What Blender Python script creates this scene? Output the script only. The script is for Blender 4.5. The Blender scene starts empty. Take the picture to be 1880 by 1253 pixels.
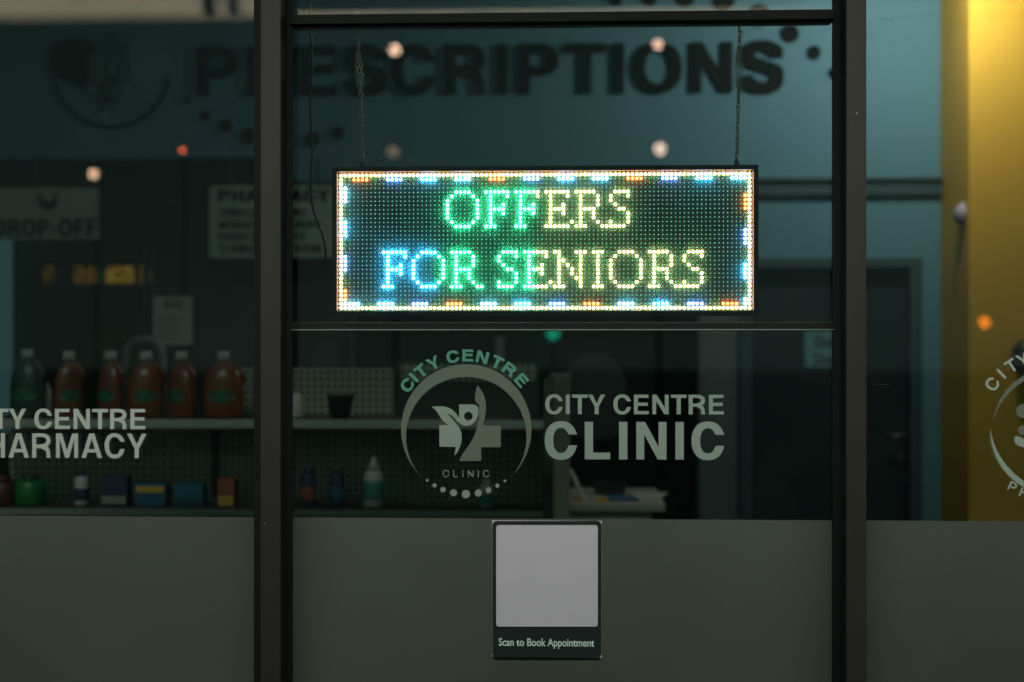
import bpy, bmesh, math, random
from mathutils import Vector, Matrix
random.seed(7)
S = bpy.context.scene
COL = S.collection
PI = math.pi

# ------------------------------------------------------------------ camera
CAM = Vector((0, -3.3, 1.7)); YAW = math.radians(2.5); F = 1880 * 50 / 36
FW = Vector((-math.sin(YAW), math.cos(YAW), 0)); RT = Vector((math.cos(YAW), math.sin(YAW), 0)); UP = Vector((0, 0, 1))
cd = bpy.data.cameras.new("camera"); cd.lens = 50; cd.sensor_width = 36; cd.clip_end = 400; cd.clip_start = 0.05
cam = bpy.data.objects.new("camera", cd); COL.objects.link(cam)
cam.location = CAM; cam.rotation_euler = (PI / 2, 0, YAW)
cd.dof.use_dof = True; cd.dof.focus_distance = 3.33; cd.dof.aperture_fstop = 1.7
S.camera = cam

def P(px, py, Y):
    d = FW * F + RT * (px - 940) + UP * (626.5 - py)
    return CAM + d * ((Y - CAM.y) / d.y)
def RC(x0, y0, x1, y1, Y):                      # photo box -> world x0,x1,zlow,zhigh on the plane Y
    my, mx = (y0 + y1) / 2, (x0 + x1) / 2
    return P(x0, my, Y).x, P(x1, my, Y).x, P(mx, y1, Y).z, P(mx, y0, Y).z

# ------------------------------------------------------------------ materials
def nt_new(name):
    m = bpy.data.materials.new(name); m.use_nodes = True; n = m.node_tree; n.nodes.clear()
    return m, n, n.nodes.new("ShaderNodeOutputMaterial")
def mat(name, c, rough=.6, metal=0, var=.12, vs=6, bump=0, bs=80, spec=.5, trans=None, coat=0, stretch=None):
    m, n, out = nt_new(name)
    b = n.nodes.new("ShaderNodeBsdfPrincipled")
    b.inputs["Roughness"].default_value = rough; b.inputs["Metallic"].default_value = metal
    b.inputs["Specular IOR Level"].default_value = spec; b.inputs["Coat Weight"].default_value = coat
    tc = n.nodes.new("ShaderNodeTexCoord")
    mp = n.nodes.new("ShaderNodeMapping"); n.links.new(tc.outputs["Object"], mp.inputs[0])
    if stretch: mp.inputs["Scale"].default_value = stretch
    nz = n.nodes.new("ShaderNodeTexNoise"); nz.inputs["Scale"].default_value = vs; nz.inputs["Detail"].default_value = 6
    n.links.new(mp.outputs[0], nz.inputs["Vector"])
    mx = n.nodes.new("ShaderNodeMix"); mx.data_type = 'RGBA'
    mx.inputs[6].default_value = (*[x * (1 - var) for x in c], 1); mx.inputs[7].default_value = (*[min(1, x * (1 + var)) for x in c], 1)
    n.links.new(nz.outputs["Fac"], mx.inputs[0]); n.links.new(mx.outputs[2], b.inputs["Base Color"])
    if bump:
        n2 = n.nodes.new("ShaderNodeTexNoise"); n2.inputs["Scale"].default_value = bs; n2.inputs["Detail"].default_value = 4
        n.links.new(mp.outputs[0], n2.inputs["Vector"])
        bp = n.nodes.new("ShaderNodeBump"); bp.inputs["Strength"].default_value = bump; bp.inputs["Distance"].default_value = .002
        n.links.new(n2.outputs["Fac"], bp.inputs["Height"]); n.links.new(bp.outputs[0], b.inputs["Normal"])
    if trans: b.inputs["Transmission Weight"].default_value = trans
    n.links.new(b.outputs[0], out.inputs[0]); return m
def emit(name, c, s):
    m, n, out = nt_new(name); e = n.nodes.new("ShaderNodeEmission")
    e.inputs[0].default_value = (*c, 1); e.inputs[1].default_value = s; n.links.new(e.outputs[0], out.inputs[0]); return m
def film(name, c, tl=.45, tp=0.0, var=.06, vs=3):             # vinyl: diffuse + translucent (+ clear share)
    m, n, out = nt_new(name)
    tc = n.nodes.new("ShaderNodeTexCoord"); nz = n.nodes.new("ShaderNodeTexNoise"); nz.inputs["Scale"].default_value = vs; nz.inputs["Detail"].default_value = 5
    n.links.new(tc.outputs["Object"], nz.inputs["Vector"])
    mx = n.nodes.new("ShaderNodeMix"); mx.data_type = 'RGBA'
    mx.inputs[6].default_value = (*[x * (1 - var) for x in c], 1); mx.inputs[7].default_value = (*[min(1, x * (1 + var)) for x in c], 1)
    n.links.new(nz.outputs["Fac"], mx.inputs[0])
    d = n.nodes.new("ShaderNodeBsdfDiffuse"); t = n.nodes.new("ShaderNodeBsdfTranslucent"); p = n.nodes.new("ShaderNodeBsdfTransparent")
    for q in (d, t): n.links.new(mx.outputs[2], q.inputs[0])
    a = n.nodes.new("ShaderNodeMixShader"); a.inputs[0].default_value = tl; n.links.new(d.outputs[0], a.inputs[1]); n.links.new(t.outputs[0], a.inputs[2])
    z = n.nodes.new("ShaderNodeMixShader"); z.inputs[0].default_value = tp; n.links.new(a.outputs[0], z.inputs[1]); n.links.new(p.outputs[0], z.inputs[2])
    n.links.new(z.outputs[0], out.inputs[0]); return m
def glass(name, tint=(.93, .97, .96)):
    m, n, out = nt_new(name)
    t = n.nodes.new("ShaderNodeBsdfTransparent"); t.inputs[0].default_value = (*tint, 1)
    g = n.nodes.new("ShaderNodeBsdfGlossy"); g.inputs["Roughness"].default_value = 0.0; g.inputs[0].default_value = (1, 1, 1, 1)
    fr = n.nodes.new("ShaderNodeFresnel"); fr.inputs[0].default_value = 1.5
    mx = n.nodes.new("ShaderNodeMixShader"); n.links.new(fr.outputs[0], mx.inputs[0]); n.links.new(t.outputs[0], mx.inputs[1]); n.links.new(g.outputs[0], mx.inputs[2])
    # faint smears of dust: a small diffuse share broken by noise
    d = n.nodes.new("ShaderNodeBsdfDiffuse"); d.inputs[0].default_value = (.6, .62, .6, 1)
    tc = n.nodes.new("ShaderNodeTexCoord"); nz = n.nodes.new("ShaderNodeTexNoise"); nz.inputs["Scale"].default_value = 5; nz.inputs["Detail"].default_value = 10
    n.links.new(tc.outputs["Object"], nz.inputs["Vector"])
    mr = n.nodes.new("ShaderNodeMapRange"); mr.inputs[1].default_value = .5; mr.inputs[2].default_value = .85; mr.inputs[3].default_value = .0; mr.inputs[4].default_value = .008
    n.links.new(nz.outputs["Fac"], mr.inputs[0])
    m2 = n.nodes.new("ShaderNodeMixShader"); n.links.new(mr.outputs[0], m2.inputs[0]); n.links.new(mx.outputs[0], m2.inputs[1]); n.links.new(d.outputs[0], m2.inputs[2])
    n.links.new(m2.outputs[0], out.inputs[0]); return m
def pegboard(name, c):
    m, n, out = nt_new(name); b = n.nodes.new("ShaderNodeBsdfPrincipled"); b.inputs["Roughness"].default_value = .55
    tc = n.nodes.new("ShaderNodeTexCoord"); mp = n.nodes.new("ShaderNodeMapping"); mp.inputs["Scale"].default_value = (40, 40, 40)
    n.links.new(tc.outputs["Object"], mp.inputs[0])
    fr = n.nodes.new("ShaderNodeVectorMath"); fr.operation = 'FRACTION'; n.links.new(mp.outputs[0], fr.inputs[0])
    sb = n.nodes.new("ShaderNodeVectorMath"); sb.operation = 'SUBTRACT'; sb.inputs[1].default_value = (.5, .5, .5); n.links.new(fr.outputs[0], sb.inputs[0])
    ml = n.nodes.new("ShaderNodeVectorMath"); ml.operation = 'MULTIPLY'; ml.inputs[1].default_value = (1, 0, 1); n.links.new(sb.outputs[0], ml.inputs[0])
    ln = n.nodes.new("ShaderNodeVectorMath"); ln.operation = 'LENGTH'; n.links.new(ml.outputs[0], ln.inputs[0])
    gt = n.nodes.new("ShaderNodeMath"); gt.operation = 'GREATER_THAN'; gt.inputs[1].default_value = .24; n.links.new(ln.outputs["Value"], gt.inputs[0])
    mx = n.nodes.new("ShaderNodeMix"); mx.data_type = 'RGBA'; mx.inputs[6].default_value = (.02, .02, .02, 1); mx.inputs[7].default_value = (*c, 1)
    n.links.new(gt.outputs[0], mx.inputs[0]); n.links.new(mx.outputs[2], b.inputs["Base Color"]); n.links.new(b.outputs[0], out.inputs[0]); return m

M = dict(
    wall=mat("teal_paint", (.135, .335, .44), .75, var=.05, vs=2, bump=.15, bs=120),
    trim=mat("dark_teal_trim", (.045, .105, .12), .6, var=.1),
    letter=mat("dark_lettering", (.007, .012, .012), .8, spec=.15), lobe=mat("pale_teal_print", (.17, .40, .46), .8),
    letterdim=mat("grey_green_lettering", (.07, .17, .18), .7),
    yellow=mat("yellow_paint", (.92, .55, .06), .6, var=.05, vs=2.5, bump=.1, bs=100),
    door=mat("navy_door", (.016, .034, .04), .45, var=.15, stretch=(1, 1, .2)),
    olive=mat("olive_wall", (.13, .17, .07), .8, var=.15),
    darkwall=mat("dark_panel", (.04, .055, .06), .7, var=.2),
    floor=mat("vinyl_floor", (.05, .052, .05), .35, var=.2), ceil=mat("ceiling_tile", (.14, .15, .15), .9),
    pave=mat("pavement_concrete", (.12, .115, .1), .85, var=.3, vs=3, bump=.5),
    bronze=mat("bronze_frame", (.021, .0175, .015), .66, metal=.1, var=.38, vs=14, bump=.25, bs=60, stretch=(1, 1, .15)),
    gasket=mat("black_gasket", (.008, .011, .010), .8, spec=.2), alu=mat("aluminium_rail", (.014, .017, .017), .5, metal=.5, var=.2, stretch=(.1, 1, 1)),
    lip=mat("polished_rail_edge", (.55, .6, .58), .22, metal=.9, var=.1, stretch=(.2, 1, 1)),
    black=mat("black_plastic", (.012, .016, .016), .45), pcb=mat("led_face", (.02, .06, .045), .65, var=.1, vs=60),  # LED face tinted green for the halo glow; the board itself is black
    dot=mat("led_lens", (.45, .6, .52), .4), steel=mat("chain_steel", (.95, .95, .9), .22, metal=.6, var=.3, vs=150),
    frost=film("frosted_film", (.118, .134, .112), .35, 0.0, .28, 1.6), vinyl=film("etched_vinyl", (.62, .70, .64), .5), vinylgrey=film("grey_etched_vinyl", (.21, .235, .20), .4),
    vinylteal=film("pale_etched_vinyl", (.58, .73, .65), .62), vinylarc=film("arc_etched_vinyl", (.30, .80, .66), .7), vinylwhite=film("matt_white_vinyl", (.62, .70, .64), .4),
    stickerblack=mat("sticker_black", (.016, .022, .022), .4), stickerwhite=mat("sticker_panel", (.53, .49, .58), .45, var=.03), stickertext=mat("sticker_text", (.55, .68, .70), .5),
    glass=glass("pane_glass"), peg=pegboard("pegboard", (.40, .41, .34)), shelf=mat("shelf_metal", (.27, .30, .27), .5), shelfdark=mat("shelf_dark", (.05, .06, .055), .6),
    paper=mat("paper", (.66, .74, .70), .8), papertext=mat("print", (.03, .04, .04), .8), posterdim=mat("poster_board", (.52, .62, .58), .7),
    orange=mat("orange_liquid", (.16, .045, .014), .3, var=.2, vs=14), cap=mat("white_cap", (.32, .36, .35), .4), greenlabel=mat("green_label", (.015, .12, .07), .5),
    darkgreen=mat("dark_green_plastic", (.012, .05, .04), .35), bright=mat("bright_green_plastic", (.01, .17, .04), .35), redp=mat("dark_red_plastic", (.09, .02, .02), .4),
    navybox=mat("navy_carton", (.02, .035, .09), .6, var=.3, vs=30), bluebox=mat("blue_carton", (.02, .11, .2), .6, var=.3, vs=30), yel=mat("yellow_print", (.6, .36, .05), .6),
    redbox=mat("red_carton", (.30, .07, .04), .6), whitep=mat("white_plastic", (.5, .52, .5), .4), tealp=mat("teal_print", (.05, .3, .26), .5), grey=mat("grey_fabric", (.10, .12, .12), .8),
    counter=mat("counter_laminate", (.36, .36, .30), .5), beige=mat("beige_render", (.62, .55, .42), .8, var=.15, vs=1.5, bump=.3), brass=mat("door_hardware", (.2, .22, .21), .45, metal=1),
    L_green=emit("led_green", (.03, 1, .42), 36), L_warm=emit("led_amber_white", (1, .50, .30), 40), L_blue=emit("led_sky_blue", (.04, .42, 1), 70), L_red=emit("led_red", (1, .08, .02), 24),
    L_violet=emit("led_blue", (.14, .24, 1), 34), L_white=emit("led_white", (.55, .75, 1), 22), L_border=emit("led_border", (1, .48, .20), 21), C_warm=emit("cap_warm", (1, .66, .44), 34), C_green=emit("cap_green", (.45, 1, .72), 30), R_warm=emit("rim_orange", (1, .25, .08), 24), S_green=emit("side_green", (.01, 1, .26), 17), S_orange=emit("side_orange", (1, .26, .03), 20), L_idle=emit("led_idle", (.30, .85, .60), 1.7),
)
def cover_mat():
    m, n, out = nt_new("hazy_acrylic"); t = n.nodes.new("ShaderNodeBsdfTransparent"); t.inputs[0].default_value = (.97, .97, .97, 1)
    s = n.nodes.new("ShaderNodeBsdfTranslucent"); s.inputs[0].default_value = (.62, 1, .85, 1)
    a = n.nodes.new("ShaderNodeMixShader"); a.inputs[0].default_value = .095
    n.links.new(t.outputs[0], a.inputs[1]); n.links.new(s.outputs[0], a.inputs[2]); n.links.new(a.outputs[0], out.inputs[0]); return m
M['cover'] = cover_mat()

# ------------------------------------------------------------------ object helpers
def tag(o, label, cat, group=None, kind=None):
    if label: o["label"] = label
    if cat: o["category"] = cat
    if group: o["group"] = group
    if kind: o["kind"] = kind
    return o
def empty(name, loc, label=None, cat=None, group=None):
    o = bpy.data.objects.new(name, None); COL.objects.link(o); o.location = loc; o.empty_display_size = .05
    return tag(o, label, cat, group)
def obj(name, me, m, parent=None, loc=None, label=None, cat=None, group=None, kind=None):
    if isinstance(me, bmesh.types.BMesh):
        b = me; me = bpy.data.meshes.new(name); b.to_mesh(me); b.free()
    if m is not None:
        me.materials.clear()
        for q in (m if isinstance(m, (list, tuple)) else [m]): me.materials.append(q)
    o = bpy.data.objects.new(name, me); COL.objects.link(o)
    if loc is not None: o.location = loc
    if parent is not None:
        o.parent = parent; w = Vector(); q = parent
        while q is not None: w += q.location; q = q.parent
        if loc is None: o.location = -w           # geometry written in world coordinates
        else: o.location = Vector(loc) - w
    return tag(o, label, cat, group, kind)
def box(bm, x0, x1, y0, y1, z0, z1, bev=0, seg=2):
    vs = [bm.verts.new((x, y, z)) for x in (x0, x1) for y in (y0, y1) for z in (z0, z1)]
    fs = [bm.faces.new([vs[i] for i in f]) for f in ((0, 1, 3, 2), (4, 6, 7, 5), (0, 4, 5, 1), (2, 3, 7, 6), (0, 2, 6, 4), (1, 5, 7, 3))]
    if bev:
        es = list({e for f in fs for e in f.edges})
        bmesh.ops.bevel(bm, geom=es, offset=bev, segments=seg, profile=.6, affect='EDGES')
    return bm
def B(*a, **k): return box(bmesh.new(), *a, **k)
def PB(px0, py0, px1, py1, Y, dy, bev=0):       # box seen as that photo rectangle, front at Y, dy deep
    x0, x1, z0, z1 = RC(px0, py0, px1, py1, Y); return B(x0, x1, Y, Y + dy, z0, z1, bev=bev)
def lathe(bm, prof, cx, cy, n=20, sx=1, sy=1, smooth=True, z0=0):
    rings = []
    for r, z in prof: rings.append([bm.verts.new((cx + sx * r * math.cos(2 * PI * i / n), cy + sy * r * math.sin(2 * PI * i / n), z + z0)) for i in range(n)])
    for a, b in zip(rings, rings[1:]):
        for i in range(n):
            f = bm.faces.new((a[i], a[(i + 1) % n], b[(i + 1) % n], b[i])); f.smooth = smooth
    bm.faces.new(rings[0][::-1]); bm.faces.new(rings[-1]); return bm
def tube(bm, pts, r, n=8, closed=False):
    pts = [Vector(p) for p in pts]; L = len(pts); rings = []; ref = None
    for i, p in enumerate(pts):
        a = pts[(i - 1) % L] if closed or i else p; b = pts[(i + 1) % L] if closed or i < L - 1 else p
        t = (b - a).normalized()
        if ref is None: ref = t.orthogonal()
        ref = (ref - t * ref.dot(t)).normalized(); w = t.cross(ref)
        rings.append([bm.verts.new(p + r * (math.cos(2 * PI * k / n) * ref + math.sin(2 * PI * k / n) * w)) for k in range(n)])
    for i in range(L if closed else L - 1):
        a, b = rings[i], rings[(i + 1) % L]
        for k in range(n):
            f = bm.faces.new((a[k], a[(k + 1) % n], b[(k + 1) % n], b[k])); f.smooth = True
    if not closed: bm.faces.new(rings[0][::-1]); bm.faces.new(rings[-1])
    return bm

# flat shapes: closed contours (with holes) filled by a 2D curve; contours in (x, z), returned as a mesh on the plane Y
def fill(contours, Y=0.0, ext=0.0):
    c = bpy.data.curves.new("c", 'CURVE'); c.dimensions = '2D'; c.fill_mode = 'BOTH'; c.extrude = ext / 2
    for k in contours:
        s = c.splines.new('POLY'); s.points.add(len(k) - 1)
        for q, (x, z) in zip(s.points, k): q.co = (x, z, 0, 1)
        s.use_cyclic_u = True
    o = bpy.data.objects.new("c", c); COL.objects.link(o); bpy.context.view_layer.update()
    me = bpy.data.meshes.new_from_object(o.evaluated_get(bpy.context.evaluated_depsgraph_get()))
    bpy.data.objects.remove(o); bpy.data.curves.remove(c)
    me.transform(Matrix(((1, 0, 0, 0), (0, 0, -1, Y), (0, 1, 0, 0), (0, 0, 0, 1))))
    return me
def circ(cx, cz, r, n=40, a0=0, a1=2 * PI, rz=None):
    rz = rz or r; full = abs(a1 - a0 - 2 * PI) < 1e-6
    return [(cx + r * math.cos(a0 + (a1 - a0) * i / (n if full else n - 1)), cz + rz * math.sin(a0 + (a1 - a0) * i / (n if full else n - 1))) for i in range(n)]
def spline(pts, n=8, closed=False):
    out = []; L = len(pts)
    for i in range(L if closed else L - 1):
        p = [pts[(i + k - 1) % L] if closed else pts[min(max(i + k - 1, 0), L - 1)] for k in range(4)]
        for j in range(n):
            t = j / n
            out.append(tuple(.5 * ((2 * p[1][d]) + (-p[0][d] + p[2][d]) * t + (2 * p[0][d] - 5 * p[1][d] + 4 * p[2][d] - p[3][d]) * t * t + (-p[0][d] + 3 * p[1][d] - 3 * p[2][d] + p[3][d]) * t ** 3) for d in (0, 1)))
    if not closed: out.append(tuple(pts[-1]))
    return out

# ------------------------------------------------------------------ bold grotesque capitals (cap height 1)
def sup(cx, cz, rx, rz, a0, a1, n=22, e=2.25):
    o = []
    for i in range(n):
        a = math.radians(a0 + (a1 - a0) * i / (n - 1)); c, s = math.cos(a), math.sin(a)
        o.append((cx + rx * math.copysign(abs(c) ** (2 / e), c), cz + rz * math.copysign(abs(s) ** (2 / e), s)))
    return o
def glyph(ch, s=.205, b=.165):                  # -> contours, advance, left bearing
    W = dict(A=.93, C=.90, D=.86, E=.76, F=.70, H=.82, I=s, L=.70, M=1.0, N=.83, O=.97, P=.80, R=.85, S=.82, T=.80, Y=.88)
    if ch == ' ': return [], .36
    w = W.get(ch, .4); r = []
    if ch == 'I': r = [[(0, 0), (s, 0), (s, 1), (0, 1)]]
    elif ch == '-': w = .38; r = [[(0, .28), (w, .28), (w, .46), (0, .46)]]
    elif ch == 'H': r = [[(0, 0), (s, 0), (s, .5 - b / 2), (w - s, .5 - b / 2), (w - s, 0), (w, 0), (w, 1), (w - s, 1), (w - s, .5 + b / 2 + .02), (s, .5 + b / 2 + .02), (s, 1), (0, 1)]]
    elif ch == 'L': r = [[(0, 0), (w, 0), (w, b), (s, b), (s, 1), (0, 1)]]
    elif ch == 'T': c = w / 2; r = [[(c - s / 2, 0), (c + s / 2, 0), (c + s / 2, 1 - b), (w, 1 - b), (w, 1), (0, 1), (0, 1 - b), (c - s / 2, 1 - b)]]
    elif ch == 'E': r = [[(0, 0), (w, 0), (w, b), (s, b), (s, .43), (w - .05, .43), (w - .05, .43 + b), (s, .43 + b), (s, 1 - b), (w - .02, 1 - b), (w - .02, 1), (0, 1)]]
    elif ch == 'F': r = [[(0, 0), (s, 0), (s, .40), (w - .06, .40), (w - .06, .40 + b), (s, .40 + b), (s, 1 - b), (w, 1 - b), (w, 1), (0, 1)]]
    elif ch == 'N': r = [[(0, 0), (s * .95, 0), (s * .95, .66), (w - s * 1.05, 0), (w, 0), (w, 1), (w - s * .95, 1), (w - s * .95, .34), (s * 1.05, 1), (0, 1)]]
    elif ch == 'M': r = [[(0, 0), (s * .92, 0), (s * .92, .76), (w / 2 - s * .46, 0), (w / 2 + s * .46, 0), (w - s * .92, .76), (w - s * .92, 0), (w, 0), (w, 1), (w - s * 1.42, 1), (w / 2, .30), (s * 1.42, 1), (0, 1)]]
    elif ch == 'A':
        q = s * 1.08; h = .22; k = b * .92; f = lambda z: (w / 2 - q * .55) * z
        r = [[(0, 0), (q, 0), (q + h * .295, h), (w - q - h * .295, h), (w - q, 0), (w, 0), (w / 2 + q * .56, 1), (w / 2 - q * .56, 1)],
             [(w / 2, .79), (q + (h + k) * .30 + .012, h + k), (w - q - (h + k) * .30 - .012, h + k)]]
    elif ch == 'Y': c = w / 2; q = s * 1.12; r = [[(c - s / 2, 0), (c + s / 2, 0), (c + s / 2, .38), (w, 1), (w - q, 1), (c, .56), (q, 1), (0, 1), (c - s / 2, .38)]]
    elif ch == 'O': r = [sup(w / 2, .5, w / 2, .515, 0, 354, 40), sup(w / 2, .5, w / 2 - s * 1.03, .515 - b, 0, 354, 40)]
    elif ch == 'C':
        o = sup(w / 2 + .01, .5, w / 2, .515, 22, 338, 40); i = sup(w / 2 + .01, .5, w / 2 - s * 1.03, .515 - b, 325, 35, 34)
        r = [[(w - .01, .655)] + o + [(w - .01, .345), (w - s - .01, .365)] + i[0:] + [(w - s - .01, .635)]]
        r = [[(w - .005, .66)] + sup(w / 2, .5, w / 2, .515, 30, 330, 40) + [(w - .005, .37), (w - s * 1.03, .37)] + sup(w / 2, .5, w / 2 - s * 1.03, .515 - b, 318, 42, 34) + [(w - s * 1.03, .66)]]
    elif ch == 'D': r = [[(0, 0), (w * .42, 0)] + sup(w * .42, .5, w * .58, .5, -80, 80, 20) + [(w * .42, 1), (0, 1)], [(s, b), (w * .42, b)] + sup(w * .42, .5, w * .58 - s, .5 - b, -80, 80, 18) + [(w * .42, 1 - b), (s, 1 - b)]]
    elif ch == 'P':
        y0 = .36; c = (1 + y0) / 2; h = (1 - y0) / 2
        r = [[(0, 0), (s, 0), (s, y0), (w * .5, y0)] + sup(w * .5, c, w * .5, h, -80, 80, 18) + [(w * .5, 1), (0, 1)], [(s, y0 + b), (w * .48, y0 + b)] + sup(w * .48, c, w * .52 - s, h - b, -80, 80, 14) + [(w * .48, 1 - b), (s, 1 - b)]]
    elif ch == 'R':
        y0 = .39; c = (1 + y0) / 2 + .01; h = (1 - y0) / 2 - .01; e = w - .03
        r = [[(0, 0), (s, 0), (s, y0), (w * .42, y0), (w * .55, y0 - .03), (e - s + .01, y0 - .13), (e - s + .02, .12), (w - s - .02, 0), (w, 0), (w, .03), (w - .03, .07), (w - .04, .25), (w - .08, .38), (w - .17, .47)]
              + sup(w * .5, c, w * .475, h, -48, 80, 16) + [(w * .5, 1), (0, 1)], [(s, y0 + b), (w * .48, y0 + b)] + sup(w * .48, c, w * .50 - s, h - b, -80, 80, 14) + [(w * .48, 1 - b), (s, 1 - b)]]
    elif ch == 'S':
        cl = spline([(w - .115, .68), (w - .14, .80), (w * .5, .925), (.15, .83), (.10, .71), (.20, .60), (w * .5, .52), (w - .17, .42), (w - .10, .29), (w - .18, .14), (w * .5, .075), (.15, .17), (.10, .33)], 6)
        Lh, Rh = [], []
        for i, p in enumerate(cl):
            a = cl[max(i - 1, 0)]; q = cl[min(i + 1, len(cl) - 1)]; dx, dz = q[0] - a[0], q[1] - a[1]; m_ = math.hypot(dx, dz) or 1
            nx, nz = -dz / m_, dx / m_; t = (s * abs(nx) + b * abs(nz)) / 2
            Lh.append((p[0] + nx * t, p[1] + nz * t)); Rh.append((p[0] - nx * t, p[1] - nz * t))
        r = [Lh + Rh[::-1]]
    return r, w
BEAR = dict(A=.01, C=.055, D=.09, E=.09, F=.09, H=.095, I=.095, L=.09, M=.09, N=.09, O=.055, P=.09, R=.085, S=.05, T=.02, Y=.0)
def lettering(text, box_, Y, m, parent, name="letter", s=.205, b=.165, ext=0, gap=0.0, warp=None):
    """each letter its own mesh; fits the run of text into the world box (x0,x1,z0,z1)"""
    runs = []; x = 0
    for ch in text:
        c, w = glyph(ch, s, b)
        if ch == ' ': x += w + gap; continue
        x += BEAR.get(ch, .05) + gap / 2; runs.append((ch, c, x, w)); x += w + BEAR.get(ch, .05) + gap / 2
    a = runs[0][2]; e = runs[-1][2] + runs[-1][3]; x0, x1, z0, z1 = box_; k = (x1 - x0) / (e - a)
    out = []
    for ch, c, xx, w in runs:
        me = fill([[(x0 + (xx - a + px) * k, z0 + pz * (z1 - z0)) for px, pz in q] for q in c], Y, ext)
        out.append(obj(name, me, m, parent))
    return out
def small_text(t, box_, Y, m, parent, name, off=.012, ext=0.0):
    c = bpy.data.curves.new("t", 'FONT'); c.body = t; c.offset = off; c.fill_mode = 'FRONT'
    o = bpy.data.objects.new("t", c); COL.objects.link(o); bpy.context.view_layer.update()
    me = bpy.data.meshes.new_from_object(o.evaluated_get(bpy.context.evaluated_depsgraph_get())); bpy.data.objects.remove(o)
    xs = [v.co.x for v in me.vertices]; zs = [v.co.y for v in me.vertices]; a, b, c0, d = min(xs), max(xs), min(zs), max(zs); x0, x1, z0, z1 = box_
    for v in me.vertices: v.co = (x0 + (v.co.x - a) / (b - a) * (x1 - x0), Y, z0 + (v.co.y - c0) / (d - c0) * (z1 - z0))
    return obj(name, me, m, parent)

# ------------------------------------------------------------------ world and lamps
w = bpy.data.worlds.new("World"); S.world = w; w.use_nodes = True
n = w.node_tree; bg = n.nodes["Background"]
bg.inputs[1].default_value = .19
# night sky: slightly lighter towards the town glow at the horizon
tc = n.nodes.new("ShaderNodeTexCoord"); sp = n.nodes.new("ShaderNodeSeparateXYZ"); n.links.new(tc.outputs["Generated"], sp.inputs[0])
cr = n.nodes.new("ShaderNodeValToRGB"); n.links.new(sp.outputs[2], cr.inputs[0])
cr.color_ramp.elements[0].position = 0; cr.color_ramp.elements[0].color = (.36, .56, .50, 1)
cr.color_ramp.elements[1].position = .5; cr.color_ramp.elements[1].color = (.22, .52, .46, 1)
n.links.new(cr.outputs[0], bg.inputs[0])

def lamp_area(name, loc, rot, size, energy, color):
    l = bpy.data.lights.new(name, 'AREA'); l.size = size; l.energy = energy; l.color = color
    o = bpy.data.objects.new(name, l); COL.objects.link(o); o.location = loc; o.rotation_euler = rot; return o

# ------------------------------------------------------------------ setting
def quad_box(name, x0, x1, y0, y1, z0, z1, m, **k): return obj(name, B(x0, x1, y0, y1, z0, z1), m, **k)
quad_box("pavement", -60, 60, -80, -.16, -.2, -.004, M['pave'], kind="structure")
quad_box("floor", -4.6, 4.6, -.16, 7.2, -.2, 0, M['floor'], kind="structure")
quad_box("ceiling", -4.6, 4.6, .12, 7.2, 3.62, 3.8, M['ceil'], kind="structure")

YB = 3.7
xL = -4.5
xr1 = P(1727, 400, YB).x                  # where the teal wall meets the yellow column
dx0, dx1, _, dtop = RC(1358, 492, 1688, 900, YB + .03)
xp0 = P(1283, 500, YB).x                  # right end of the pharmacy recess
zh = P(250, 290, YB).z                    # underside of the header over the recess
zt0, zt1 = P(1560, 357, YB - .04).z, P(1560, 326, YB - .04).z
wl = empty("interior_wall", (0, YB, 0), "pale teal painted wall with dark band, behind the middle and right panes", "wall")
xh = P(506, 300, YB).x; xt = P(640, 300, YB).x
obj("header", B(xL, xh, YB, YB + .25, zh, 3.62), M['wall'], wl)
obj("header", B(xh + .0005, xp0, YB, YB + .25, zt1, 3.62), M['wall'], wl)
obj("wall_pillar", B(xp0 + .001, dx0, YB, YB + .25, 0, zt0), mat('grey_paint', (.15, .20, .21), .75), wl)
obj("wall_panel", B(xp0 + .001, dx0, YB, YB + .25, zt0 + .0005, 3.62), M['wall'], wl)
obj("wall_panel", B(dx0 + .0, dx1, YB, YB + .25, dtop, 3.62), M['wall'], wl)
obj("wall_panel", B(dx1, xr1 + .02, YB, YB + .25, 0, 3.62), M['wall'], wl)
bm = B(xt, xr1, YB - .035, YB - .002, zt0, zt1 - .02); box(bm, xt, xr1, YB - .055, YB - .002, zt1 - .018, zt1, bev=.004)
obj("trim_band", bm, M['trim'], wl)
# recess behind the header
rw = empty("recess_wall", (0, 5.6, 0), "dark olive rear wall of the pharmacy recess behind the shelves", "wall")
obj("wall_panel", B(xL, -1.9, 5.6, 5.7, 0, 3.62), M['olive'], rw); obj("wall_panel", B(-1.899, xp0 + .4, 5.6, 5.7, 0, 3.62), M['darkwall'], rw)
quad_box("side_wall", xp0, xp0 + .12, YB + .251, 5.59, 0, 3.61, M['darkwall'], label="dark return wall at the right end of the pharmacy recess", cat="wall")
quad_box("side_wall", -4.6, xL, .12, 7.2, 0, 3.61, M['darkwall'], label="dark side wall beyond the left edge of the shop", cat="wall")
quad_box("side_wall", 3.9, 4.0, .12, 7.2, 0, 3.61, M['darkwall'], label="dark side wall far to the right of the shop", cat="wall")
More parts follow.
